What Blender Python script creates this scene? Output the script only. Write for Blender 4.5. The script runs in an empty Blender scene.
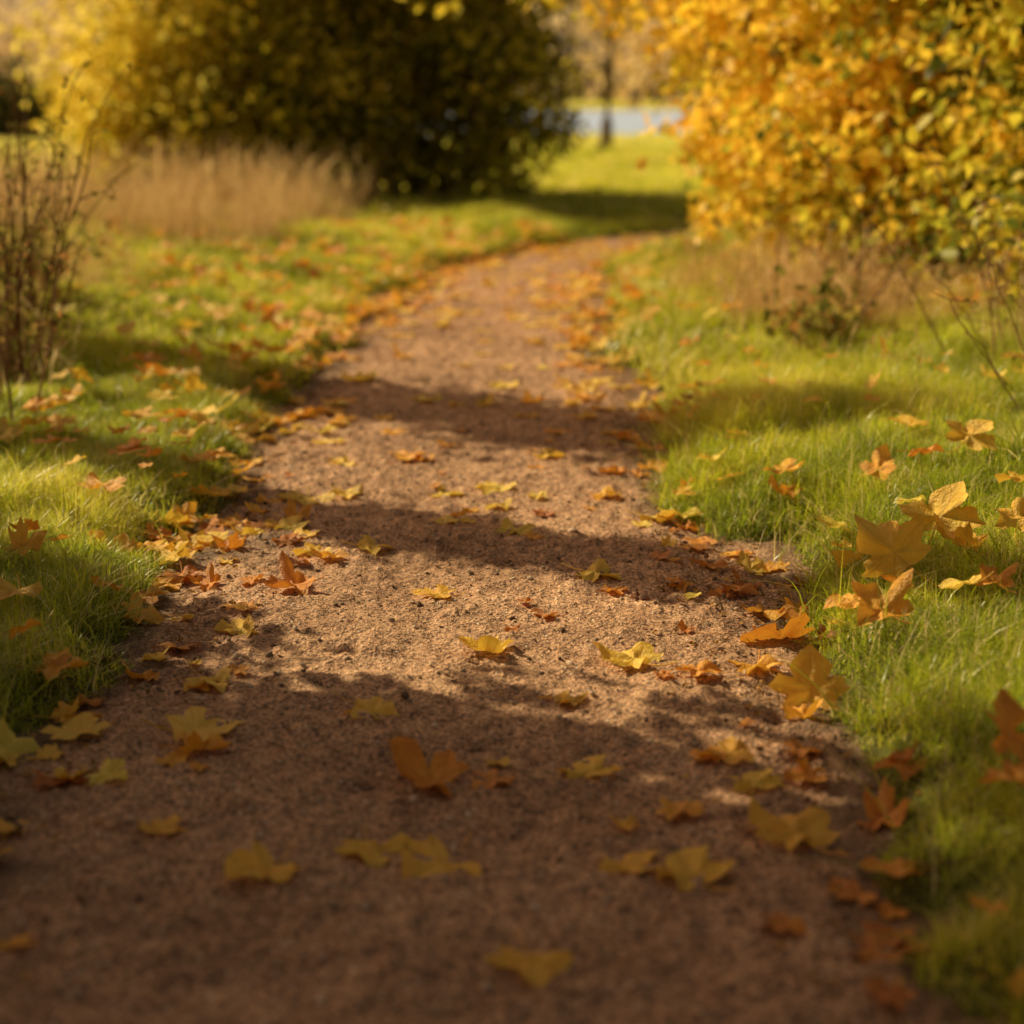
import bpy, math, numpy as np
from mathutils import Vector
scene=bpy.context.scene
# ---------------------------------------------------------------- noise
def _h(ix,iy,seed):
    n=(ix.astype(np.int64)*374761393+iy.astype(np.int64)*668265263+seed*974634777)&0xFFFFFFFF
    n=((n^(n>>13))*1274126177)&0xFFFFFFFF
    n=n^(n>>16)
    return (n&0xFFFFFF)/float(0xFFFFFF)
def vn(x,y,s,seed=0):
    x=np.asarray(x,float)/s; y=np.asarray(y,float)/s
    ix=np.floor(x); iy=np.floor(y); fx=x-ix; fy=y-iy
    fx=fx*fx*(3-2*fx); fy=fy*fy*(3-2*fy)
    a=_h(ix,iy,seed);b=_h(ix+1,iy,seed);c=_h(ix,iy+1,seed);d=_h(ix+1,iy+1,seed)
    return (a*(1-fx)+b*fx)*(1-fy)+(c*(1-fx)+d*fx)*fy
def sstep(x,a,b):
    t=np.clip((x-a)/(b-a),0,1); return t*t*(3-2*t)
# ---------------------------------------------------------------- path / ground shape
_py=np.array([-30,0,1.8,2.9,3.6,4.5,5.2,6.1,7.3,9.2,10.9,12.4,13.3,15.5,18,22,28,40,60])
_px=np.array([-.6,-.16,-.12,-.14,-.10,-.12,-.13,-.15,-.19,-.12,.10,.62,1.1,2.7,4.8,8.4,14,27,50])
_yy=np.linspace(-30,60,3601); _xx=np.interp(_yy,_py,_px)
_k=np.hanning(41); _k/=_k.sum(); _xs=np.convolve(np.pad(_xx,20,mode='edge'),_k,mode='valid')
def cx(y): return np.interp(y,_yy,_xs)
def hw(y): return np.interp(y,[0,7,9,12,13.5,18],[.61,.60,.54,.50,.5,.75])
def edge_raw(x,y): return np.abs(x-cx(y))-hw(y)
def edge(x,y):
    return edge_raw(x,y)+(vn(x,y,.45,3)-.5)*.26+(vn(x,y,.13,4)-.5)*.15
def G(x,y):
    x=np.asarray(x,float); y=np.asarray(y,float)
    e=edge(x,y); side=np.sign(x-cx(y))
    z=-.035+sstep(e,-.08,.22)*.075
    out=np.clip(e,0,3.5)
    z=z+np.where(side>0,.085,.045)*out*(1-sstep(y,12,18)*.7)
    z=z+sstep(e,0,.8)*((vn(x,y,.9,5)-.5)*.12+(vn(x,y,.3,6)-.5)*.055)
    return z
def PZ(x,y):
    z=(vn(x,y,.5,10)-.5)*.02+(vn(x,y,.16,11)-.5)*.012+(vn(x,y,.05,12)-.5)*.009
    n=vn(x,y,.024,13); z=z+np.clip(n-.5,0,1)*.018
    n=vn(x+5,y,.012,14); z=z+np.clip(n-.45,0,1)*.012
    e=edge_raw(x,y); z=z-.012*sstep(e,-.15,.02)
    return z
def SZ(x,y): return np.maximum(G(x,y),np.where(edge_raw(x,y)<.2,PZ(x,y),-9))
# ---------------------------------------------------------------- mesh helpers
def mesh_np(name,v,f,attrs=None,smooth=False,mat=None,check=True):
    me=bpy.data.meshes.new(name); v=np.asarray(v,np.float32); f=np.asarray(f,np.int32)
    me.vertices.add(len(v)); me.vertices.foreach_set('co',v.ravel())
    k=f.shape[1]; me.loops.add(f.size); me.loops.foreach_set('vertex_index',f.ravel())
    me.polygons.add(len(f)); me.polygons.foreach_set('loop_start',np.arange(0,f.size,k,dtype=np.int32))
    if smooth: me.polygons.foreach_set('use_smooth',np.ones(len(f),bool))
    me.update(calc_edges=True)
    if check: me.validate()
    if attrs:
        for n,a in attrs.items():
            at=me.attributes.new(n,'FLOAT','POINT'); at.data.foreach_set('value',np.asarray(a,np.float32))
    if mat: me.materials.append(mat)
    return me
def obj(name,me,parent=None,loc=(0,0,0)):
    o=bpy.data.objects.new(name,me); scene.collection.objects.link(o); o.location=loc
    if parent: o.parent=parent
    return o
def grid_mesh(name,X,Y,Z,attrs=None,mat=None):
    ny,nx=X.shape; v=np.stack([X.ravel(),Y.ravel(),Z.ravel()],1)
    i=np.arange(ny*nx).reshape(ny,nx)
    f=np.stack([i[:-1,:-1].ravel(),i[:-1,1:].ravel(),i[1:,1:].ravel(),i[1:,:-1].ravel()],1)
    return mesh_np(name,v,f,attrs,True,mat)
# ---------------------------------------------------------------- materials
def newmat(name):
    m=bpy.data.materials.new(name); m.use_nodes=True; nt=m.node_tree; nt.nodes.clear()
    return m,nt,nt.nodes,nt.links
def N(nt,t,**kw):
    n=nt.nodes.new(t)
    for k,v in kw.items(): setattr(n,k,v)
    return n
def ramp(nt,stops,interp='LINEAR'):
    r=nt.nodes.new('ShaderNodeValToRGB'); cr=r.color_ramp; cr.interpolation=interp
    while len(cr.elements)<len(stops): cr.elements.new(.5)
    for e,(p,c) in zip(cr.elements,stops): e.position=p; e.color=(*c,1)
    return r
def noise(nt,vec,scale,detail=4,rough=.6):
    n=nt.nodes.new('ShaderNodeTexNoise'); n.inputs['Scale'].default_value=scale
    n.inputs['Detail'].default_value=detail; n.inputs['Roughness'].default_value=rough
    if vec is not None: nt.links.new(vec,n.inputs['Vector'])
    return n
def mixc(nt,fac,a,b,mode='MIX'):
    m=nt.nodes.new('ShaderNodeMix'); m.data_type='RGBA'; m.blend_type=mode
    for sock,val in ((m.inputs[0],fac),(m.inputs[6],a),(m.inputs[7],b)):
        if isinstance(val,bpy.types.NodeSocket): nt.links.new(val,sock)
        elif isinstance(val,tuple): sock.default_value=(*val,1) if len(val)==3 else val
        else: sock.default_value=val
    return m.outputs[2]
def leafy(nt,col,trans=.4,rough=.5,spec=.3,normal=None):
    if spec>0:
        b=N(nt,'ShaderNodeBsdfPrincipled'); b.inputs['Roughness'].default_value=rough
        b.inputs['Specular IOR Level'].default_value=spec
        nt.links.new(col,b.inputs['Base Color'])
    else:
        b=N(nt,'ShaderNodeBsdfDiffuse'); nt.links.new(col,b.inputs['Color'])
    t=N(nt,'ShaderNodeBsdfTranslucent'); nt.links.new(col,t.inputs['Color'])
    if normal: nt.links.new(normal,b.inputs['Normal'])
    m=N(nt,'ShaderNodeMixShader'); m.inputs[0].default_value=trans
    nt.links.new(b.outputs[0],m.inputs[1]); nt.links.new(t.outputs[0],m.inputs[2])
    o=N(nt,'ShaderNodeOutputMaterial'); nt.links.new(m.outputs[0],o.inputs[0])
def mat_foliage(name,stops,trans=.45,rough=.45,spec=.3):
    m,nt,_,_=newmat(name)
    a=N(nt,'ShaderNodeAttribute',attribute_name='tint'); r=ramp(nt,stops); nt.links.new(a.outputs['Fac'],r.inputs[0])
    leafy(nt,r.outputs[0],trans,rough,spec)
    return m
def mat_bark(name,c1,c2,scale=12):
    m,nt,_,L=newmat(name); tc=N(nt,'ShaderNodeTexCoord'); mp=N(nt,'ShaderNodeMapping'); mp.inputs['Scale'].default_value=(1,1,.25)
    L.new(tc.outputs['Object'],mp.inputs[0]); n=noise(nt,mp.outputs[0],scale,4,.7)
    r=ramp(nt,[(.3,c1),(.7,c2)]); L.new(n.outputs[0],r.inputs[0])
    b=N(nt,'ShaderNodeBsdfDiffuse'); L.new(r.outputs[0],b.inputs['Color'])
    bp=N(nt,'ShaderNodeBump'); bp.inputs['Strength'].default_value=.8; bp.inputs['Distance'].default_value=.02
    L.new(n.outputs[0],bp.inputs['Height']); L.new(bp.outputs[0],b.inputs['Normal'])
    o=N(nt,'ShaderNodeOutputMaterial'); L.new(b.outputs[0],o.inputs[0]); return m
def mat_path():
    m,nt,_,L=newmat('packed_dirt'); tc=N(nt,'ShaderNodeTexCoord'); P=tc.outputs['Object']
    n1=noise(nt,P,2.2,3,.6); n2=noise(nt,P,24,4,.72); n3=noise(nt,P,135,2,.7)
    c=ramp(nt,[(.25,(.30,.16,.085)),(.5,(.60,.36,.205)),(.75,(.78,.51,.31))]); L.new(n2.outputs[0],c.inputs[0])
    c2=ramp(nt,[(.3,(.66,.59,.52)),(.7,(1.12,1.08,1.03))]); L.new(n1.outputs[0],c2.inputs[0])
    col=mixc(nt,1.0,c.outputs[0],c2.outputs[0],'MULTIPLY')
    c3=ramp(nt,[(.38,(.24,.20,.16)),(.52,(1.0,.97,.93)),(.70,(1.55,1.45,1.34))]); L.new(n3.outputs[0],c3.inputs[0])
    col=mixc(nt,.85,col,c3.outputs[0],'MULTIPLY')
    v=N(nt,'ShaderNodeTexVoronoi'); v.inputs['Scale'].default_value=75; L.new(P,v.inputs['Vector'])
    vr=ramp(nt,[(.16,(1,1,1)),(.24,(0,0,0))]); L.new(v.outputs['Distance'],vr.inputs[0])
    sep=N(nt,'ShaderNodeSeparateColor'); L.new(v.outputs['Color'],sep.inputs[0])
    for ch,th,cc in ((0,.76,(.78,.60,.42)),(1,.78,(.10,.06,.035))):
        vm=N(nt,'ShaderNodeMath',operation='MULTIPLY'); L.new(vr.outputs[0],vm.inputs[0])
        gt=N(nt,'ShaderNodeMath',operation='GREATER_THAN'); gt.inputs[1].default_value=th; L.new(sep.outputs[ch],gt.inputs[0])
        L.new(gt.outputs[0],vm.inputs[1]); col=mixc(nt,vm.outputs[0],col,cc)
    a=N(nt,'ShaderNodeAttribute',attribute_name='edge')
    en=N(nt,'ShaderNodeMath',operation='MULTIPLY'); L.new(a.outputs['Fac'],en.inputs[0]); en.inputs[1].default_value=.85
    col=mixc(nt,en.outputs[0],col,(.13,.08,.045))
    b=N(nt,'ShaderNodeBsdfPrincipled'); b.inputs['Roughness'].default_value=.8; b.inputs['Specular IOR Level'].default_value=.35
    L.new(col,b.inputs['Base Color'])
    add=N(nt,'ShaderNodeMath',operation='ADD'); L.new(n2.outputs[0],add.inputs[0])
    ml=N(nt,'ShaderNodeMath',operation='MULTIPLY'); L.new(n3.outputs[0],ml.inputs[0]); ml.inputs[1].default_value=.65; L.new(ml.outputs[0],add.inputs[1])
    bp=N(nt,'ShaderNodeBump'); bp.inputs['Strength'].default_value=1.0; bp.inputs['Distance'].default_value=.012
    L.new(add.outputs[0],bp.inputs['Height']); L.new(bp.outputs[0],b.inputs['Normal'])
    o=N(nt,'ShaderNodeOutputMaterial'); L.new(b.outputs[0],o.inputs[0]); return m
def mat_ground():
    m,nt,_,L=newmat('turf'); tc=N(nt,'ShaderNodeTexCoord'); P=tc.outputs['Object']
    n1=noise(nt,P,.35,3,.6); n2=noise(nt,P,14,4,.7); n4=noise(nt,P,1.6,3,.6)
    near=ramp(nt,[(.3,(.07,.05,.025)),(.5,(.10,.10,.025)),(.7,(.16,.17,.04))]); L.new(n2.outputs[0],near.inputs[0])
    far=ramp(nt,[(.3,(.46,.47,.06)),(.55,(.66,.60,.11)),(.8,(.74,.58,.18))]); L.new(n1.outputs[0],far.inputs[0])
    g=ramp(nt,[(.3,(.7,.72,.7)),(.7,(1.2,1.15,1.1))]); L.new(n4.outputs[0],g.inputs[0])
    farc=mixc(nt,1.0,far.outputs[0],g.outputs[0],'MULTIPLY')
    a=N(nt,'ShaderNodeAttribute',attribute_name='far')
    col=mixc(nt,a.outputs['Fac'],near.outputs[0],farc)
    b=N(nt,'ShaderNodeBsdfDiffuse'); L.new(col,b.inputs['Color'])
    bp=N(nt,'ShaderNodeBump'); bp.inputs['Strength'].default_value=.8; bp.inputs['Distance'].default_value=.03
    L.new(n2.outputs[0],bp.inputs['Height']); L.new(bp.outputs[0],b.inputs['Normal'])
    o=N(nt,'ShaderNodeOutputMaterial'); L.new(b.outputs[0],o.inputs[0]); return m
def mat_fallen():
    m,nt,_,L=newmat('fallen_maple_leaf'); a=N(nt,'ShaderNodeAttribute',attribute_name='ltint',attribute_type='INSTANCER')
    r=ramp(nt,[(0,(.16,.055,.02)),(.2,(.52,.15,.025)),(.4,(.88,.34,.035)),(.6,(1.0,.50,.05)),(.8,(1.0,.63,.07)),(1,(1.0,.74,.10))])
    tc=N(nt,'ShaderNodeTexCoord'); oi=N(nt,'ShaderNodeObjectInfo')
    va=N(nt,'ShaderNodeVectorMath',operation='ADD'); L.new(tc.outputs['Object'],va.inputs[0])
    cb=N(nt,'ShaderNodeMath',operation='MULTIPLY'); L.new(oi.outputs['Random'],cb.inputs[0]); cb.inputs[1].default_value=40
    L.new(cb.outputs[0],va.inputs[1])
    n=noise(nt,va.outputs[0],3.2,3,.65)
    mm=N(nt,'ShaderNodeMath',operation='MULTIPLY_ADD'); L.new(n.outputs[0],mm.inputs[0]); mm.inputs[1].default_value=.5
    ms=N(nt,'ShaderNodeMath',operation='SUBTRACT'); L.new(a.outputs['Fac'],ms.inputs[0]); ms.inputs[1].default_value=.20
    L.new(ms.outputs[0],mm.inputs[2]); L.new(mm.outputs[0],r.inputs[0])
    ve=N(nt,'ShaderNodeAttribute',attribute_name='vein'); vr=ramp(nt,[(.75,(0,0,0)),(.95,(1,1,1))]); L.new(ve.outputs['Fac'],vr.inputs[0])
    vf=N(nt,'ShaderNodeMath',operation='MULTIPLY'); L.new(vr.outputs[0],vf.inputs[0]); vf.inputs[1].default_value=.35
    col=mixc(nt,vf.outputs[0],r.outputs[0],(.55,.24,.03))
    n2=noise(nt,va.outputs[0],13,3,.7); sp=ramp(nt,[(.64,(0,0,0)),(.74,(1,1,1))]); L.new(n2.outputs[0],sp.inputs[0])
    sf=N(nt,'ShaderNodeMath',operation='MULTIPLY'); L.new(sp.outputs[0],sf.inputs[0]); sf.inputs[1].default_value=.5
    col=mixc(nt,sf.outputs[0],col,(.36,.13,.025))
    bp=N(nt,'ShaderNodeBump'); bp.inputs['Strength'].default_value=.4; bp.inputs['Distance'].default_value=.04
    L.new(n2.outputs[0],bp.inputs['Height'])
    leafy(nt,col,.27,.45,.5,bp.outputs[0]); return m
def mat_simple(name,c1,c2):
    m,nt,_,L=newmat(name); oi=N(nt,'ShaderNodeObjectInfo')
    r=ramp(nt,[(.1,c1),(.9,c2)]); L.new(oi.outputs['Random'],r.inputs[0])
    b=N(nt,'ShaderNodeBsdfDiffuse'); L.new(r.outputs[0],b.inputs['Color'])
    o=N(nt,'ShaderNodeOutputMaterial'); L.new(b.outputs[0],o.inputs[0]); return m
M_path=mat_path(); M_ground=mat_ground()
GS=[(0,(.16,.20,.02)),(.3,(.42,.50,.03)),(.6,(.78,.76,.05)),(.8,(.92,.80,.14)),(1,(.90,.72,.36))]
M_grass=mat_foliage('grass_blades',GS,.5,.32,.5)
M_grassf=mat_foliage('grass_blades_far',GS,.5,.4,0)
M_dry=mat_foliage('dry_grass_straw',[(0,(.38,.22,.08)),(.5,(.68,.45,.19)),(1,(.88,.66,.34))],.4,.5,0)
M_fallen=mat_fallen()
M_peb=mat_simple('pebble_stone',(.16,.10,.06),(.74,.54,.36))
M_lit=mat_simple('leaf_litter',(.08,.04,.02),(.52,.27,.08))
M_bark=mat_bark('bark',(.07,.048,.03),(.22,.15,.095))
M_stem=mat_simple('dead_stem',(.16,.08,.045),(.34,.19,.11))
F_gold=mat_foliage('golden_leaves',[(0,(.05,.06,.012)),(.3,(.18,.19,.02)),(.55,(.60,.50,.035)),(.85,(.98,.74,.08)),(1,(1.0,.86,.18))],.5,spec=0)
F_dark=mat_foliage('thicket_leaves',[(0,(.025,.035,.008)),(.5,(.06,.075,.015)),(.85,(.14,.12,.02)),(1,(.35,.24,.03))],.12,spec=0)
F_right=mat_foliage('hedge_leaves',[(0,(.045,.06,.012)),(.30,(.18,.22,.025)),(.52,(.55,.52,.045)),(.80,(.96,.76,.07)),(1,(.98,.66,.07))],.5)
F_dist=mat_foliage('hazy_autumn_leaves',[(0,(.62,.44,.22)),(.5,(.84,.64,.36)),(1,(.95,.80,.50))],.5,.8,0)  # pale tan leaves with the distance haze mixed into their colour
F_hedge=mat_foliage('hedgerow_leaves',[(0,(.10,.10,.04)),(1,(.26,.22,.08))],.2,.7,0)
F_weed=mat_foliage('weed_leaves',[(0,(.09,.12,.02)),(.6,(.32,.28,.06)),(1,(.5,.24,.07))],.4,spec=0)
# ---------------------------------------------------------------- ground
def spaced(a,b,f0,growth):
    out=[a]
    while out[-1]<b: out.append(out[-1]+max(f0,growth*abs(out[-1])))
    return np.array(out)
ys=np.concatenate([-spaced(.01,500,.2,.12)[::-1],spaced(.02,900,.04,.012)])
xp=spaced(0,900,.035,.03); xs=np.concatenate([-xp[:0:-1],xp])
X,Y=np.meshgrid(xs,ys)
Z=G(X,Y)
bas=sstep(Y,50,56)*sstep(-Y,-215,-205)*sstep(X,-40,-30)*sstep(-X,-70,-60)
Z=Z-.5*bas
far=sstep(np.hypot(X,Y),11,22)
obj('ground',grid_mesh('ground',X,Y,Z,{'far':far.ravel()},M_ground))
py=[-6.]
while py[-1]<45: py.append(py[-1]+max(.008,.0042*abs(py[-1])))
py=np.array(py); u=np.linspace(-1,1,190)
PY=np.repeat(py[:,None],len(u),1); W=(hw(py)+.16)[:,None]*np.ones_like(PY); PX=cx(PY)+u[None,:]*W
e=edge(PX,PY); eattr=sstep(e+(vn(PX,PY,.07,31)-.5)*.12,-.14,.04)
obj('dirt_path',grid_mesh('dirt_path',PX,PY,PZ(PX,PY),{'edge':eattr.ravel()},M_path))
def lake():
    a=np.linspace(0,2*math.pi,64,endpoint=False); r=1+.08*np.sin(3*a+1)+.05*np.sin(7*a)
    v=np.stack([15+47*r*np.cos(a),130+76*r*np.sin(a),np.full(64,-.12)],1); v=np.vstack([[15,130,-.12],v])
    f=np.array([[0,i+1,(i+1)%64+1] for i in range(64)])
    m,nt,_,L=newmat('lake_water'); b=N(nt,'ShaderNodeBsdfPrincipled'); b.inputs['Base Color'].default_value=(.5,.62,.85,1); b.inputs['Roughness'].default_value=.4
    n=noise(nt,N(nt,'ShaderNodeTexCoord').outputs['Object'],1.5,3); bp=N(nt,'ShaderNodeBump'); bp.inputs['Strength'].default_value=.4
    L.new(n.outputs[0],bp.inputs['Height']); L.new(bp.outputs[0],b.inputs['Normal'])
    o=N(nt,'ShaderNodeOutputMaterial'); L.new(b.outputs[0],o.inputs[0])
    obj('lake',mesh_np('lake',v,f,mat=m))
lake()
# ---------------------------------------------------------------- grass blades (one mesh per sward)
def blades(name,x,y,h,w,lean,tint,segs,mat,seed,head=None,z=None):
    r=np.random.default_rng(seed); n=len(x); az=r.uniform(0,2*math.pi,n); sa=az+math.pi/2+r.normal(0,.5,n)
    z=G(x,y) if z is None else z
    t=np.linspace(0,1,segs+1)[None,:]
    px=x[:,None]+np.cos(az)[:,None]*(h*lean)[:,None]*t**2; pyy=y[:,None]+np.sin(az)[:,None]*(h*lean)[:,None]*t**2
    pz=z[:,None]-.01+h[:,None]*(t-.28*np.minimum(lean,2.2)[:,None]*t**2)
    k=w[:,None]*.5*(1-.92*t**1.6)
    if head is not None:
        hp=w[:,None]*.9*np.sin(np.clip((t-.68)/.32,0,1)*math.pi*.9+.15); k=np.where((head[:,None])&(t>.68),hp,k)
    ox=np.cos(sa)[:,None]*k; oy=np.sin(sa)[:,None]*k
    V=np.stack([np.stack([px-ox,pyy-oy,pz],2),np.stack([px+ox,pyy+oy,pz],2)],2).reshape(-1,3)
    b=(np.arange(n)*2*(segs+1))[:,None]+2*np.arange(segs)[None,:]
    F=np.stack([b,b+1,b+3,b+2],2).reshape(-1,4)
    T=np.clip(tint[:,None]+.12*t,0,1); T=np.repeat(T[:,:,None],2,2).ravel()
    obj(name,mesh_np(name,V,F,{'tint':T},True,mat,False))
def sample(n,y0,y1,wf,wa,r):
    y=np.sqrt(r.uniform(y0*y0,y1*y1,n)); x=r.uniform(-1,1,n)*(wf*y+wa); return x,y
def gtint(x,y,r,dry=.07):
    t=.10+.5*r.uniform(size=len(x))+.40*(vn(x,y,.7,51)-.5)+.35*(vn(x,y,.18,52)-.5)+.15*(vn(x,y,2.5,53)-.3)
    return np.where(r.uniform(size=len(x))<dry+.12*vn(x,y,.5,54),r.uniform(.85,1,len(x)),np.clip(t,0,.82))
def sward(name,n,y0,y1,wf,wa,h0,h1,w,segs,mat,seed,emin,dry=.06):
    r=np.random.default_rng(seed); x,y=sample(n,y0,y1,wf,wa,r); e=edge(x,y)
    cl=vn(x,y,.10,61)
    p=sstep(e,emin,emin+.12)*np.clip(.25+1.1*cl+.3*(vn(x,y,.4,62)-.3),.12,1)
    k=r.uniform(size=n)<p; x,y,e,cl=x[k],y[k],e[k],cl[k]; m=len(x)
    tall=vn(x,y,.55,22); tuf=np.clip(vn(x,y,.16,23)-.5,0,1)*2.4
    h=r.uniform(h0,h1,m)*(.45+.55*sstep(e,emin,emin+.35))*(.30+.7*tall+1.2*tuf*tall+.45*cl)*np.where(x<cx(y),.72,.92)
    lean=np.abs(r.normal(.85,.55,m)); blades(name,x,y,h,w*r.uniform(.6,1.25,m),lean,gtint(x,y,r,dry),segs,mat,seed)
sward('verge_grass',600000,1.0,6.2,.36,.55,.04,.11,.0034,3,M_grass,1,-.05)
sward('verge_grass',480000,6.2,14.5,.34,.6,.05,.13,.0064,2,M_grassf,2,.0,.10)
sward('meadow_grass',240000,14.5,36,.32,1.5,.07,.15,.017,2,M_grassf,3,.05,.14)
def longgrass():
    r=np.random.default_rng(14); x,y=sample(460000,1.1,11.5,.35,.5,r); e=edge(x,y)
    dens=.7*sstep(vn(x,y,.30,24),.58,.75)*sstep(vn(x,y,.07,25),.4,.6)+.55*np.exp(-((e-.09)/.08)**2)*sstep(vn(x,y,.10,26),.42,.6)
    dens*=sstep(e,-.04,.05)*np.where(x<cx(y),.6,1); k=r.uniform(size=len(x))<dens*.4; x,y=x[k],y[k]; m=len(x)
    h=r.uniform(.08,.21,m)*(.5+.7*vn(x,y,.4,27))*np.where(x<cx(y),.75,1); blades('long_verge_grass',x,y,h,np.where(y>6,.0055,.0036)*r.uniform(.6,1.2,m),np.abs(r.normal(1.0,.5,m)),gtint(x,y,r,.22),4,M_grass,15)
longgrass()
def drygrass():
    r=np.random.default_rng(91); X=[];Y=[];S=[]
    def add(n,x0,x1,y0,y1,limf,densf,s0,s1,sf=lambda y:1.):
        for i in range(n):
            y=r.uniform(y0,y1); x=r.uniform(x0,x1)
            if not limf(x,y) or r.uniform()>densf(x,y): continue
            m=30; a=r.uniform(0,6.28,m); d=.17*r.uniform(size=m); X.append(x+d*np.cos(a)); Y.append(y+d*np.sin(a)); S.append(np.full(m,r.uniform(s0,s1)*sf(y)))
    add(2300,-7.0,-1.2,7.5,17,lambda x,y:x<np.interp(y,[7.5,10,12,15,17],[-1.9,-1.75,-1.35,-1.2,-1.2])+.25*math.sin(y*3),lambda x,y:(.35 if y<11 else .75)*(.15+1.2*float(vn(x,y,.9,71))),.5,1.15,lambda y:.65 if y<11 else 1.)
    add(1100,.8,3.6,5.0,9.0,lambda x,y:x>np.interp(y,[5.0,6.5,8,9],[1.45,1.2,.95,.95])+.2*math.sin(y*4) and vn(x,y,.5,72)>.36,lambda x,y:.75,.25,.70)
    add(90,-3.4,-1.35,4.9,12,lambda x,y:x<-1.5-(y-6)*.28 and vn(x,y,.5,73)>.4,lambda x,y:1.,.35,.95)
    x=np.concatenate(X);y=np.concatenate(Y);s=np.concatenate(S);m=len(x); hd=r.uniform(size=m)<.35
    h=r.uniform(.28,.62,m)*s*np.where(hd,1,.6); blades('tall_dry_grass',x,y,h,np.where(hd,.0042,.006),np.abs(r.normal(.42,.36,m)),r.uniform(0,.9,m),7,M_dry,92,hd)
drygrass()
# ---------------------------------------------------------------- instancing
def scatter(name,pts,rots,scl,idx,protos,ltint=None):
    col=bpy.data.collections.new(name+'_parts')
    for p in protos: col.objects.link(p)
    me=bpy.data.meshes.new(name); pts=np.asarray(pts,np.float32); me.vertices.add(len(pts)); me.vertices.foreach_set('co',pts.ravel())
    a=me.attributes.new('rot','FLOAT_VECTOR','POINT'); a.data.foreach_set('vector',np.asarray(rots,np.float32).ravel())
    a=me.attributes.new('scl','FLOAT','POINT'); a.data.foreach_set('value',np.asarray(scl,np.float32))
    a=me.attributes.new('idx','INT','POINT'); a.data.foreach_set('value',np.asarray(idx,np.int32))
    if ltint is not None:
        a=me.attributes.new('ltint','FLOAT','POINT'); a.data.foreach_set('value',np.asarray(ltint,np.float32))
    o=obj(name,me)
    ng=bpy.data.node_groups.new(name,'GeometryNodeTree')
    ng.interface.new_socket('Geometry',in_out='INPUT',socket_type='NodeSocketGeometry')
    ng.interface.new_socket('Geometry',in_out='OUTPUT',socket_type='NodeSocketGeometry')
    nd=ng.nodes; L=ng.links; gi=nd.new('NodeGroupInput'); go=nd.new('NodeGroupOutput')
    ip=nd.new('GeometryNodeInstanceOnPoints'); ci=nd.new('GeometryNodeCollectionInfo')
    ci.inputs['Collection'].default_value=col; ci.inputs['Separate Children'].default_value=True; ci.inputs['Reset Children'].default_value=True
    L.new(gi.outputs[0],ip.inputs['Points']); L.new(ci.outputs[0],ip.inputs['Instance']); ip.inputs['Pick Instance'].default_value=True
    def na(n,t):
        q=nd.new('GeometryNodeInputNamedAttribute'); q.data_type=t; q.inputs['Name'].default_value=n
        return [s for s in q.outputs if s.enabled and s.name=='Attribute'][0]
    L.new(na('idx','INT'),ip.inputs['Instance Index']); L.new(na('rot','FLOAT_VECTOR'),ip.inputs['Rotation'])
    L.new(na('scl','FLOAT'),ip.inputs['Scale']); L.new(ip.outputs[0],go.inputs[0])
    md=o.modifiers.new('scatter','NODES'); md.node_group=ng
    return o
def proto(name,me): return bpy.data.objects.new(name,me)
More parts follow.
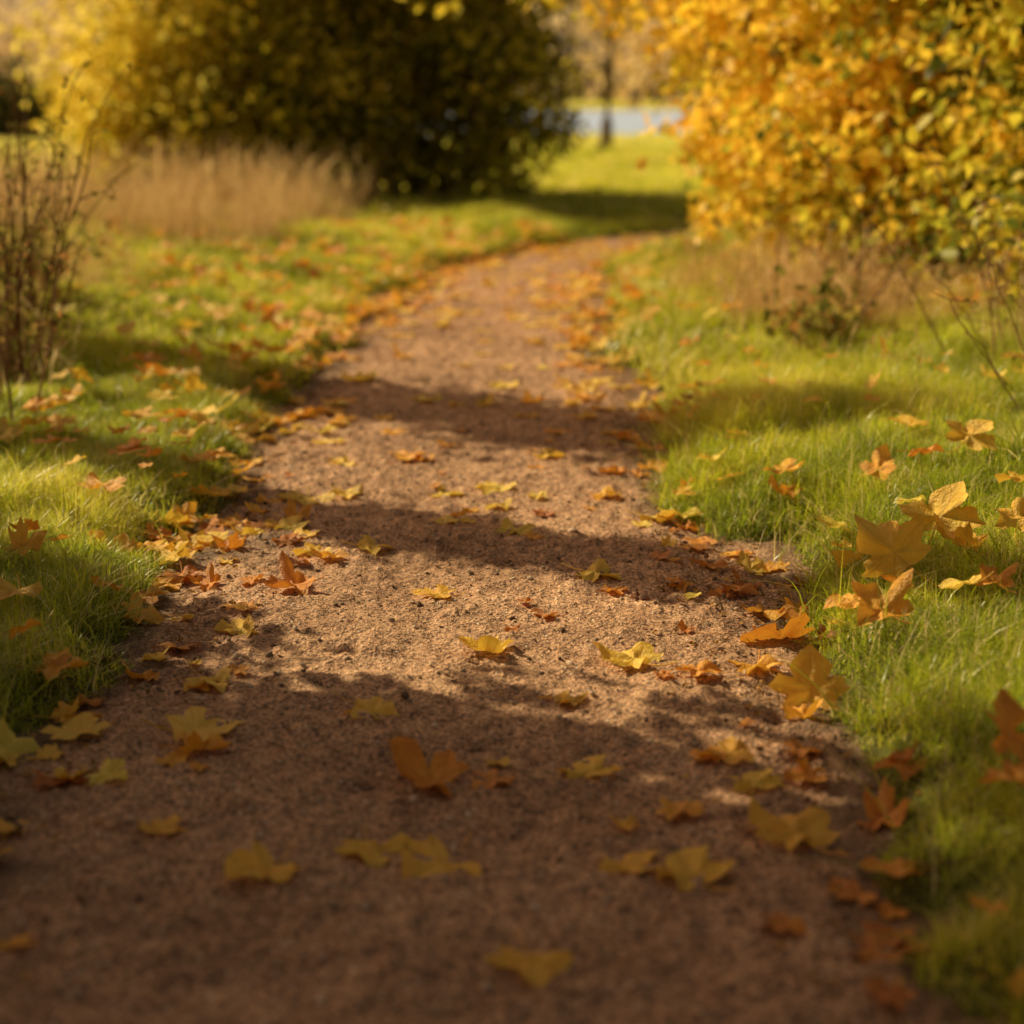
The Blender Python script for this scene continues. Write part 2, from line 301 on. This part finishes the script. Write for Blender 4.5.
# ---------------------------------------------------------------- maple leaves
half=[(0,0),(.10,-.07),(.25,-.14),(.44,-.12),(.41,.0),(.38,.08),(.52,.13),(.64,.26),(.54,.33),(.48,.44),(.37,.43),(.26,.40),(.30,.51),(.35,.63),(.24,.70),(.14,.82),(0,.98)]
def leafmesh(name,seed,curl,fold,wob):
    r=np.random.default_rng(seed); right=[(x,y,i) for i,(x,y) in enumerate(half)]
    left=[(-x,y,i) for i,(x,y) in list(enumerate(half))[1:-1][::-1]]
    out=right+left; n=len(out)
    sx,sy=r.uniform(.88,1.1),r.uniform(.85,1.05); sk=r.uniform(-.15,.15)
    V=[(0,.22)];vein=[1.]; rings=[.22,.45,.68,.86,1.0]
    for q,s in enumerate(rings):
        for (x,y,i) in out:
            jx,jy=(r.normal(0,.02,2) if q==4 else (0,0))
            V.append((x*s+jx,.22+(y-.22)*s+jy)); vein.append(1. if i in (0,3,7,16) else 0.)
    V=np.array(V); vein=np.array(vein)
    rr=np.hypot(V[:,0],V[:,1]-.25); ang=np.arctan2(V[:,1]-.22,V[:,0])
    ca=r.uniform(0,math.pi*2); ax=V[:,0]*math.cos(ca)+(V[:,1]-.25)*math.sin(ca)
    z=curl*rr**2*.7+curl*.7*ax*np.abs(ax)*1.2
    z+=fold*np.abs(V[:,0])*.5
    z+=(1-vein)*rr*.05
    z+=wob*rr*np.sin(ang*3+r.uniform(0,6))*.5+wob*.5*rr*np.sin(ang*5+r.uniform(0,6))+(vn(V[:,0]+seed,V[:,1],.2,seed)-.5)*wob*.5
    xx=V[:,0]*sx+sk*V[:,1]; yy=(V[:,1]-.25)*sy
    z-=np.percentile(z,12)
    V3=[tuple(p) for p in np.stack([xx,yy,z],1)]; F=[]
    for j in range(n): F.append((0,1+j,1+(j+1)%n))
    for q in range(4):
        a=1+q*n;b=a+n
        for j in range(n): F.append((a+j,b+j,b+(j+1)%n,a+(j+1)%n))
    base=len(V3); p0=np.array(V3[1+4*n]); bend=r.uniform(-.3,.3); lift=r.uniform(.0,.2); pts=[]
    for t in np.linspace(0,1,5): pts.append(p0+np.array([bend*t*t*.6,-.55*t,lift*t*t]))
    rad=.013
    for p in pts:
        for k in range(4): V3.append((p[0]+rad*math.cos(k*math.pi/2),p[1],p[2]+rad*math.sin(k*math.pi/2)))
    for s in range(4):
        for k in range(4): F.append((base+s*4+k,base+s*4+(k+1)%4,base+s*4+4+(k+1)%4,base+s*4+4+k))
    me=bpy.data.meshes.new(name); me.from_pydata(V3,[],F)
    vv=np.concatenate([vein,np.full(20,.8)]); at=me.attributes.new('vein','FLOAT','POINT'); at.data.foreach_set('value',vv.astype(np.float32))
    me.materials.append(M_fallen)
    for p in me.polygons: p.use_smooth=True
    return proto(name,me)
LP=[leafmesh('leaf_%02d'%i,i+1,.08+.08*(i%3),.10,.14+.06*(i%4)) for i in range(8)]+[leafmesh('leaf_%02d'%(8+i),50+i,.45+.12*i,.3,.32) for i in range(5)]
# individual leaves: x m, y m, width mm, colour %, kind (0 flat, 1 curled, 2 propped up)
H=[(.02,1.95,100,62,0),(-.33,2.21,119,66,0),(-.49,2.35,77,60,0),(-.60,2.01,54,50,0),(-.10,2.27,135,65,0),(-.19,2.30,96,68,0),(.24,2.21,125,70,0),(.16,2.24,100,65,0),(.33,2.05,62,30,0),(.44,2.02,110,22,0),(.48,2.03,73,25,0),(.43,1.89,69,20,0),(-.51,2.76,137,72,0),(-.70,2.75,105,72,0),(-.73,2.84,91,60,0),(-.68,2.56,106,18,0),(-.78,2.95,112,50,0),(-.79,2.65,78,70,0),(-.24,2.86,100,72,0),(-.12,2.55,128,35,1),(-.03,2.56,76,30,0),(.12,2.60,100,70,0),(.10,2.92,77,65,0),(-.05,3.21,112,75,1),(-.45,3.60,112,30,1),(-.53,3.01,91,70,0),
(-.52,3.32,106,70,0),(.22,3.14,128,78,0),(.33,3.05,89,40,0),(.34,2.65,94,60,0),(.39,2.34,139,62,0),(.24,2.42,79,50,0),(.45,2.57,83,40,0),(.44,3.12,109,55,0),(.51,3.30,143,40,1),(.46,3.59,83,30,0),(.18,3.71,117,80,0),(-.15,3.55,92,65,0),(.07,3.41,69,25,0),(.34,3.60,52,35,0),(-.32,3.96,95,80,0),(-.44,3.91,90,75,0),(-.48,4.07,82,70,0),(-.68,4.05,97,80,0),(.01,4.13,95,90,0),(-.16,4.23,72,80,0),(-.03,4.41,75,80,0),(-.53,4.54,145,80,0),(-.43,4.58,104,80,0),(-.18,4.60,105,85,0),(-.04,4.63,105,85,0),
(.07,4.53,64,90,0),(.24,4.54,98,60,0),(.10,5.06,120,75,0),(-.30,5.02,114,50,0),(-.25,5.0,85,50,0),(-.19,5.19,74,50,0),(-.47,4.93,98,80,0),(-.54,5.24,104,75,0),(-.41,5.68,80,70,0),(.40,4.93,112,50,0),(.41,4.30,130,90,0),(.35,4.28,122,85,0),(.33,3.89,56,25,0),(.44,4.07,81,35,0),(-.67,4.25,97,50,0),(-.72,4.57,104,80,0),(-.75,4.96,120,70,0),(-.76,5.34,120,60,0),(-.75,5.65,120,55,0),(-.74,3.54,82,50,0),(-.88,3.89,120,50,1),(-.97,4.18,115,50,0),(-.99,4.57,135,50,0),(-1.22,4.75,130,40,0),(-1.31,5.11,100,50,0),(-1.09,5.26,130,60,0),(-1.18,5.92,130,40,1),(-1.0,3.57,85,60,1),(-.94,3.28,120,65,0),
(.51,2.93,120,65,2),(.65,3.06,120,50,1),(.73,3.34,145,70,2),(.87,3.56,145,72,2),(.89,3.45,125,60,1),(1.0,3.45,120,65,2),(1.08,4.18,115,70,2),(.66,4.23,95,40,1),(1.03,4.60,105,70,0),(.86,4.13,95,50,2),(1.23,5.79,110,60,1),(1.02,5.03,70,80,2),(.68,2.35,120,35,2),(.53,2.42,85,30,1),(.58,2.52,75,35,0),(.67,2.26,80,40,1),(.50,2.17,91,40,0),(.44,2.16,78,30,0),(.88,3.18,75,40,1),(.45,2.68,79,30,0),(.67,5.18,115,60,1),(.43,3.56,60,30,0),(.63,3.2,93,50,0)]
P=[];R=[];S=[];I=[];T=[]
r=np.random.default_rng(5)
for xw,d,w,t,k in H:
    w=w/1000; t=t/100
    e=float(edge(xw,d)); g=float(SZ(xw,d)); up=.003 if e<0 else .004+.055*min(1,e/.2)
    if k==2: P.append((xw,d,g+up+w*.24)); R.append((math.radians(r.uniform(35,60)),r.normal(0,.3),r.normal(0,.6))); I.append(r.integers(0,8)); S.append(w/1.15)
    elif k==1: P.append((xw,d,g+up)); R.append((r.normal(.15,.15),r.normal(0,.15),r.uniform(0,6.28))); I.append(8+r.integers(0,5)); S.append(w/1.15)
    else: P.append((xw,d,g+up)); R.append((r.normal(0,.06),r.normal(0,.06),r.uniform(0,6.28))); I.append(r.integers(0,8)); S.append(w/1.2)
    T.append(t)
def addrand(n,fx,y0,y1,tm,ts,s0,s1,pc=.3,seed=0):
    r=np.random.default_rng(seed)
    for i in range(n):
        y=math.sqrt(r.uniform(y0*y0,y1*y1)); x=fx(r,y); e=float(edge(x,y)); g=float(SZ(x,y)); up=.004 if e<0 else .006+.062*min(1,e/.2)
        c=r.uniform()<pc; P.append((x,y,g+up)); R.append((r.normal(0,.08 if e<0 else .28),r.normal(0,.08 if e<0 else .28),r.uniform(0,6.28)))
        I.append(8+r.integers(0,5) if c else r.integers(0,8)); S.append(r.uniform(s0,s1)); T.append(float(np.clip(r.normal(tm,ts),0.02,1)))
ed=lambda s,o=0:(lambda r,y: float(cx(y))+s*(float(hw(y))+r.normal(-.03+o,.13)))
addrand(290,ed(-1,.02),3.4,13,.62,.18,.05,.10,.25,11)
addrand(260,ed(1),5.5,13,.66,.18,.05,.10,.25,12)
addrand(60,ed(1,.02),1.8,5.5,.5,.2,.03,.08,.4,13)
addrand(50,ed(-1),2.2,4.5,.5,.2,.03,.08,.4,14)
addrand(150,lambda r,y: float(cx(y))+r.uniform(-.9,.9)*float(hw(y)),5.2,13.5,.82,.12,.05,.09,.1,15)
addrand(25,lambda r,y: float(cx(y))+r.uniform(-.9,.9)*float(hw(y)),2.4,5.5,.55,.25,.02,.05,.3,19)
addrand(260,lambda r,y: float(cx(y))+float(hw(y))+r.uniform(.05,2.0),2.5,12,.74,.2,.04,.09,.3,16)
addrand(330,lambda r,y: float(cx(y))-float(hw(y))-abs(r.normal(0,1.0))-.05,2.5,13,.66,.2,.05,.10,.3,17)
scatter('fallen_leaves',P,R,S,I,LP,T)
# ---------------------------------------------------------------- pebbles and litter
def pebble(name,seed):
    import bmesh
    bm=bmesh.new(); bmesh.ops.create_icosphere(bm,subdivisions=2,radius=1); r=np.random.default_rng(seed)
    s=r.uniform(.7,1.2,3)*np.array([1,.8,.55]); off=r.normal(0,.16,(12,3))
    for v in bm.verts:
        d=np.array(v.co); k=1+sum(.18*max(0,float(np.dot(d,o/np.linalg.norm(o))))**3*np.sign(o[0]) for o in off); v.co=Vector(d*k*s)
    me=bpy.data.meshes.new(name); bm.to_mesh(me); bm.free(); me.materials.append(M_peb); return proto(name,me)
pp=[pebble('pebble_%d'%i,i) for i in range(5)]
r=np.random.default_rng(31); n=17000; y=np.sqrt(r.uniform(1.2**2,8**2,n)); x=r.uniform(-.7,.7,n)+cx(y); k=edge_raw(x,y)<.08; x,y=x[k],y[k]
k=r.uniform(size=len(x))<.35+.85*vn(x,y,.25,41)**1.5; x,y=x[k],y[k]; n=len(x)
sz=.0017+.0050*r.uniform(size=n)**3+ (r.uniform(size=n)<.015)*.005
scatter('pebbles',np.stack([x,y,PZ(x,y)+sz*.2],1),r.uniform(0,6.28,(n,3))*np.array([.1,.1,1]),sz,r.integers(0,5,n),pp)
def bit(name,seed):
    r=np.random.default_rng(seed); n=7; a=np.linspace(0,6.28,n,endpoint=False); rad=r.uniform(.5,1,n)
    V=[(0,0,.15)]+[(rad[i]*math.cos(a[i]),.6*rad[i]*math.sin(a[i]),r.uniform(-.1,.5)) for i in range(n)]
    me=bpy.data.meshes.new(name); me.from_pydata(V,[],[(0,1+i,1+(i+1)%n) for i in range(n)]); me.materials.append(M_lit); return proto(name,me)
def twig(name,seed):
    r=np.random.default_rng(seed); V=[];F=[]; p=np.array([-1.,0,.05])
    for s in range(6):
        for k in range(4): V.append((p[0],p[1]+.03*math.cos(k*1.57)*(1-s*.12),p[2]+.03*math.sin(k*1.57)*(1-s*.12)))
        p=p+np.array([.4,r.normal(0,.09),r.normal(0,.03)])
    for s in range(5):
        for k in range(4): F.append((s*4+k,s*4+(k+1)%4,s*4+4+(k+1)%4,s*4+4+k))
    me=bpy.data.meshes.new(name); me.from_pydata(V,[],F); me.materials.append(M_lit); return proto(name,me)
bits=[bit('bit_%d'%i,i) for i in range(5)]+[twig('twig_%d'%i,i) for i in range(3)]
r=np.random.default_rng(77); n=5000; y=np.sqrt(r.uniform(1.3**2,9**2,n)); sd=np.where(r.uniform(size=n)<.5,-1,1); x=cx(y)+sd*(hw(y)-.02+r.normal(0,.10,n))
m=700; y2=np.sqrt(r.uniform(1.5,100,m)); x=np.concatenate([x,cx(y2)+r.uniform(-.6,.6,m)]); y=np.concatenate([y,y2]); n+=m
sc=r.uniform(.004,.013,n); ix=r.integers(0,8,n); sc=np.where(ix>4,sc*2.8,sc)
scatter('leaf_litter_debris',np.stack([x,y,SZ(x,y)+.004],1),np.stack([r.normal(0,.25,n),r.normal(0,.25,n),r.uniform(0,6.28,n)],1),sc,ix,bits)
# ---------------------------------------------------------------- woody plants
def tubes(name,lines,mat,sides=6):
    V=[];F=[]
    for pts,rad in lines:
        pts=np.asarray(pts,float); base=len(V); m=len(pts)
        for i in range(m):
            d=pts[min(i+1,m-1)]-pts[max(i-1,0)]; d/=np.linalg.norm(d)+1e-9
            a=np.cross(d,[0,0,1.])
            if np.linalg.norm(a)<.05: a=np.cross(d,[1.,0,0])
            a/=np.linalg.norm(a); b=np.cross(d,a)
            for k in range(sides):
                t=2*math.pi*k/sides; V.append(pts[i]+rad[i]*(a*math.cos(t)+b*math.sin(t)))
        for i in range(m-1):
            for k in range(sides): F.append((base+i*sides+k,base+i*sides+(k+1)%sides,base+(i+1)*sides+(k+1)%sides,base+(i+1)*sides+k))
    return mesh_np(name,np.array(V),np.array(F),smooth=True,mat=mat)
def leaves_mesh(name,c,size,tint,mat,seed,droop=.4,upn=.5):
    r=np.random.default_rng(seed); n=len(c)
    u=r.normal(size=(n,3)); u[:,2]-=droop; u/=np.linalg.norm(u,axis=1)[:,None]
    nn=r.normal(size=(n,3)); nn[:,2]+=upn; w=np.cross(u,nn); w/=np.linalg.norm(w,axis=1)[:,None]+1e-9; nn=np.cross(w,u)
    loc=np.array([(0,0,0),(.30,.28,.07),(.28,.62,.06),(0,1,-.08),(-.28,.62,.06),(-.30,.28,.07)])
    s=(size*r.uniform(.6,1.25,n))[:,None,None]
    V=c[:,None,:]+s*(w[:,None,:]*loc[None,:,0:1]+u[:,None,:]*loc[None,:,1:2]+nn[:,None,:]*loc[None,:,2:3])
    b=np.arange(n)[:,None]*6; F=np.stack([b+np.array([0,1,2,3]),b+np.array([0,3,4,5])],1).reshape(-1,4)
    return mesh_np(name,V.reshape(-1,3),F,{'tint':np.repeat(tint,6)},False,mat)
def shrub(name,base,blobs,ncl,per,lsize,crad,mat,seed,tintf,stems=7,srad=.04,shell=.45,trunk=None,bark=None,zmin=.05,jit=.13,cjit=.16):
    r=np.random.default_rng(seed); par=bpy.data.objects.new(name,None); scene.collection.objects.link(par)
    base=np.array([base[0],base[1],float(G(base[0],base[1]))]); par.location=base
    vol=np.array([b[3]*b[4]*b[5] for b in blobs])**.7; pr=vol/vol.sum(); C=[]
    while len(C)<ncl:
        b=blobs[r.choice(len(blobs),p=pr)]; d=r.normal(size=3); d/=np.linalg.norm(d); q=r.uniform()**shell
        q*=1+.22*math.sin(d[0]*7+seed)*math.cos(d[1]*6)+r.normal(0,.05)
        p=np.array(b[:3])+d*q*np.array(b[3:])
        if p[2]<zmin: continue
        C.append(p)
    C=np.array(C); cb=r.normal(0,cjit,ncl)
    pts=(C[:,None,:]+r.normal(0,1,(ncl,per,3))*crad*r.uniform(.5,1.3,(ncl,1,1))*np.array([1,1,.75])).reshape(-1,3)
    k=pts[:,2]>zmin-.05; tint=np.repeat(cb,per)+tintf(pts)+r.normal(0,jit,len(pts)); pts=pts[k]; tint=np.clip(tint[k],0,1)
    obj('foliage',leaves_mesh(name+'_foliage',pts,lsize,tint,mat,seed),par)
    lines=[]; roots=[]
    if trunk:
        hgt,tr=trunk; q=np.linspace(0,1,8); tp=np.stack([.12*np.sin(q*3+seed)*q,.1*np.sin(q*4)*q,q*hgt-.05],1); lines.append((tp,tr*(1-.55*q)+.005)); roots=[tp[i] for i in range(2,8)]
    else:
        for s in range(stems):
            a=r.uniform(0,6.28); t=C[r.integers(ncl)]; b0=np.array([t[0]*.35+.15*math.cos(a),t[1]*.35+.15*math.sin(a),-.05]); q=np.linspace(0,1,7)[:,None]
            mid=(b0+t)/2+np.array([0,0,.3*abs(t[2])]); p=(1-q)**2*b0+2*q*(1-q)*mid+q*q*t+r.normal(0,.02,(7,3))*q
            lines.append((p,srad*(1-.75*q[:,0])+.003)); roots+= [p[i] for i in range(1,7)]
    roots=np.array(roots)
    for c in C[r.permutation(ncl)[:min(ncl,260)]]:
        j=np.argmin(np.linalg.norm(roots-c,axis=1)+np.where(roots[:,2]>c[2],1.0,0)); s=roots[j]; q=np.linspace(0,1,5)[:,None]
        mid=(s+c)/2+r.normal(0,.08,3)+np.array([0,0,.08]); p=(1-q)**2*s+2*q*(1-q)*mid+q*q*c; lines.append((p,(srad*.32)*(1-.8*q[:,0])+.002))
    obj('branches',tubes(name+'_branches',lines,bark or M_bark,5),par); return par
shrub('golden_autumn_shrub',(-3.0,17.2),[(0,0,1.6,1.35,1.3,1.8),(.8,0,2.3,1.4,1.3,2.0),(-.3,.1,.8,1.0,1.1,1.0),(.5,-.3,.7,1.3,1.2,1.0)],600,52,.09,.19,F_gold,3,lambda p:.66+.08*(p[:,2]-1)-.20*p[:,0],12,.05,jit=.24)  # yellow leaves; tint also paints the sunlit left side brighter
shrub('dark_green_shrub',(-.9,17.5),[(0,0,1.6,1.4,1.3,1.8),(.3,0,2.6,1.4,1.3,1.7),(-.9,-.2,1.3,1.1,1.1,1.6),(.5,.1,.8,.95,1.0,1.0)],680,52,.09,.19,F_gold,4,lambda p:.45-.11*p[:,0]+.07*(p[:,2]-1),12,.05,jit=.27)  # green leaves, with the bush's unlit right side painted darker in the tint
shrub('hedge_shrub',(2.3,9.1),[(0,0,.8,1.15,1.4,1.0),(-.5,1.2,.9,.9,1.3,1.1),(-.75,1.5,1.8,1.1,1.1,.7),(-.3,.3,1.7,1.3,1.4,.9),(1.0,-.5,2.0,1.4,1.5,.9),
 (-.80,.2,.45,.55,.8,.55),(-.50,-.7,.45,.65,.7,.60),(-.45,-.6,1.25,.8,.8,.7),(-.05,-1.4,.45,.65,.65,.65),(.0,-1.4,1.35,.75,.7,.7),(.2,-2.0,.5,.6,.5,.6),(.4,-1.8,1.5,.9,.8,.7)],1500,46,.078,.12,F_right,8,lambda p:.64-.30*(p[:,0]+.3)+.08*(p[:,2]-.8),26,.035,.38,zmin=-.08,jit=.18,cjit=.24)  # tint drops to the right, painting in the hedge's shaded interior
def arching():
    par=bpy.data.objects.new('arching_branch',None); scene.collection.objects.link(par); par.location=(2.2,11.4,.1)
    r=np.random.default_rng(9); lines=[];C=[]
    for tgt in [(-2.9,.1,1.66),(-2.2,-.5,1.68),(-2.5,.6,1.86),(-1.9,.1,1.60),(-1.5,-.3,1.50),(-1.4,.3,1.62)]:
        t=np.array(tgt); q=np.linspace(0,1,12)[:,None]; b0=np.array([0,0,0.]); mid=np.array([-.3,0,2.6]); p=(1-q)**2*b0+2*q*(1-q)*mid+q*q*t; lines.append((p,.03*(1-.85*q[:,0])+.002))
        for i in range(5,12):
            for k in range(7):
                e=p[i]+r.normal(0,.19,3)*np.array([1,1,.5]); lines.append((np.array([p[i],(p[i]+e)/2+[0,0,.03],e]),[.006,.004,.002])); C.append(e)
    C=np.array(C); pts=(C[:,None,:]+r.normal(0,.08,(len(C),10,3))).reshape(-1,3)
    obj('branches',tubes('arching_branches',lines,M_bark,5),par)
    obj('foliage',leaves_mesh('arching_foliage',pts,.085,np.clip(r.normal(.72,.15,len(pts)),0,1),F_right,10),par)
arching()
sx,sy=-.83,.56
def sh(x0,d0,t): return (x0+sx*t,d0+sy*t)
shrub('young_slim_tree',sh(0,4.0,4.3),[(0,0,1.6,.13,.13,1.6),(0,0,3.2,.15,.15,1.3)],260,30,.07,.055,F_dark,21,lambda p:.8+0*p[:,0],trunk=(4.5,.15))
shrub('young_slim_tree',sh(-.1,5.75,4.3),[(0,0,1.8,.28,.28,1.7),(0,0,3.3,.30,.30,1.3)],380,34,.08,.085,F_dark,22,lambda p:.8+0*p[:,0],trunk=(4.6,.18))
shrub('thicket_shrub',sh(0,1.55,4.3),[(0,0,1.6,1.1,1.1,1.8),(0,0,3.4,1.15,1.1,1.6),(0,0,2.4,1.1,1.1,1.3)],1000,48,.10,.12,F_dark,23,lambda p:.5+0*p[:,0],10,.05,shell=.5)
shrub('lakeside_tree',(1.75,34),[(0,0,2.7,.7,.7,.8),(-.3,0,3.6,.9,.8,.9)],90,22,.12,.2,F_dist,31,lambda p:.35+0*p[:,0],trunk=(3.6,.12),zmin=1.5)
shrub('distant_hedgerow',(-14.5,48),[(0,0,.6,3.8,1.5,.9),(-5,0,.8,4,1.5,1.2),(3,1,.3,1.5,1.2,.7)],420,36,.24,.35,F_hedge,32,lambda p:.5+0*p[:,0])
def distant(name,specs,seed,ls,mat):
    r=np.random.default_rng(seed); pts=[];tt=[];lines=[]
    for (x,y,h,w) in specs:
        n=int(400); b=r.uniform(.1,.9)
        for k in range(9):
            c=np.array([x+r.normal(0,w*.3),y+r.normal(0,w*.3),h*r.uniform(.15,.9)]); m=n//9
            d=r.normal(size=(m,3)); d/=np.linalg.norm(d,axis=1)[:,None]; pts.append(c+d*w*.42*r.uniform(.4,1.05,(m,1))); tt.append(np.full(m,b)+r.normal(0,.15,m)+r.normal(0,.1))
        lines.append((np.array([(x,y,-.3),(x+.2,y,h*.4),(x,y,h*.8)]),[w*.02,w*.015,w*.005]))
    par=bpy.data.objects.new(name,None); scene.collection.objects.link(par)
    p=np.concatenate(pts); t=np.clip(np.concatenate(tt),0,1); k=p[:,2]>.0
    obj('foliage',leaves_mesh(name,p[k],ls,t[k],mat,seed),par); obj('trunks',tubes(name+'_t',lines,M_bark,6),par)
r=np.random.default_rng(55)
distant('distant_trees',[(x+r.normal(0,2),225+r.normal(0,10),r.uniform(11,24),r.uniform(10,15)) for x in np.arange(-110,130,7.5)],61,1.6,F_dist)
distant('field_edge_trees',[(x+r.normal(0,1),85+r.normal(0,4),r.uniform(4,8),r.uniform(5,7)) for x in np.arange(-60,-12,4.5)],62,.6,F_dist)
def weed(name,loc,seed,n,h0,h1,spread,leaf,lm,leafn=10,srad=.004,lean=(0,0)):
    r=np.random.default_rng(seed); par=bpy.data.objects.new(name,None); scene.collection.objects.link(par); par.location=(loc[0],loc[1],float(G(loc[0],loc[1])))
    lines=[];C=[]
    for i in range(n):
        b0=np.array([r.normal(0,.08),r.normal(0,.08),-.02]); h=r.uniform(h0,h1); t=b0+np.array([r.normal(lean[0],spread),r.normal(lean[1],spread),h]); q=np.linspace(0,1,9)[:,None]
        mid=(b0+t)/2+np.array([0,0,.18*h]); p=(1-q)**2*b0+2*q*(1-q)*mid+q*q*t; p=p+r.normal(0,.006,p.shape); lines.append((p,srad*(1-.7*q[:,0])+.0008))
        for k in range(leafn):
            j=r.integers(2,9); e=p[j]+r.normal(0,.06,3)+np.array([0,0,.06]); lines.append((np.array([p[j],(p[j]+e)/2,e]),[.0018,.0014,.0008])); C.append(e); C.append((p[j]+e)/2); C.append(e+r.normal(0,.01,3))
    C=np.array(C); obj('stems',tubes(name+'_stems',lines,M_stem,5),par)
    obj('leaves',leaves_mesh(name+'_leaves',C,leaf,np.clip(r.normal(.6,.25,len(C)),0,1),lm,seed),par)
weed('dead_weed',(-1.68,6.0),1,8,.5,1.05,.20,.022,F_weed,10,lean=(.15,0))
weed('dead_weed',(-1.92,6.9),2,9,.6,1.1,.22,.022,F_weed,10,lean=(.10,0))
weed('dead_weed',(-1.62,5.4),3,7,.35,.8,.18,.022,F_weed,8,lean=(.05,0))
weed('dead_weed',(-2.2,7.8),4,8,.6,1.1,.22,.022,F_weed,8)
weed('bramble_clump',(-1.8,6.3),5,16,.10,.30,.2,.055,F_weed,8)
weed('bramble_clump',(-2.2,8.0),6,12,.1,.28,.25,.06,F_weed,8)
weed('dead_weed',(1.5,5.0),7,6,.25,.6,.16,.02,F_weed,3,.002,lean=(-.1,0))
weed('dead_weed',(1.70,5.9),8,8,.35,.75,.2,.025,F_weed,4,.0025,lean=(-.1,0))
weed('dead_weed',(1.35,6.8),11,8,.25,.5,.15,.02,F_weed,5,.0025)
weed('bramble_clump',(2.0,6.6),9,14,.2,.5,.25,.06,F_right,8)
weed('bramble_clump',(1.15,6.7),10,12,.05,.14,.12,.05,F_weed,7)
# ---------------------------------------------------------------- light, sky
el=math.radians(38); az=Vector((sx,sy,0)).normalized(); D=Vector((az.x*math.cos(el),az.y*math.cos(el),math.sin(el)))
sun=bpy.data.lights.new('sun','SUN'); sun.energy=5; sun.angle=math.radians(.4); sun.color=(1,.86,.55)
so=bpy.data.objects.new('sun',sun); scene.collection.objects.link(so); so.rotation_euler=D.to_track_quat('Z','Y').to_euler(); so.location=(-10,8,8)
w=bpy.data.worlds.new('World'); scene.world=w; w.use_nodes=True; nt=w.node_tree; bg=nt.nodes['Background']
sk=nt.nodes.new('ShaderNodeTexSky'); sk.sky_type='NISHITA'; sk.sun_disc=False; sk.sun_elevation=el; sk.sun_rotation=math.atan2(az.x,az.y); sk.dust_density=4; sk.ozone_density=.5
c=mixc(nt,1.0,sk.outputs[0],(1.4,1.0,.64),'MULTIPLY'); nt.links.new(c,bg.inputs[0]); bg.inputs[1].default_value=.06
try: w.cycles.sampling_method='NONE'
except Exception: pass
scene.view_settings.view_transform='Standard'; scene.view_settings.look='None'; scene.view_settings.exposure=0
cam=bpy.data.cameras.new('camera'); cam.lens=63.3; cam.sensor_width=36; cam.clip_end=2000; cam.clip_start=.05
cam.dof.use_dof=True; cam.dof.focus_distance=3.6; cam.dof.aperture_fstop=2.1
co=bpy.data.objects.new('camera',cam); scene.collection.objects.link(co); co.location=(0,0,1); co.rotation_euler=(math.radians(90-12.9),0,0); scene.camera=co
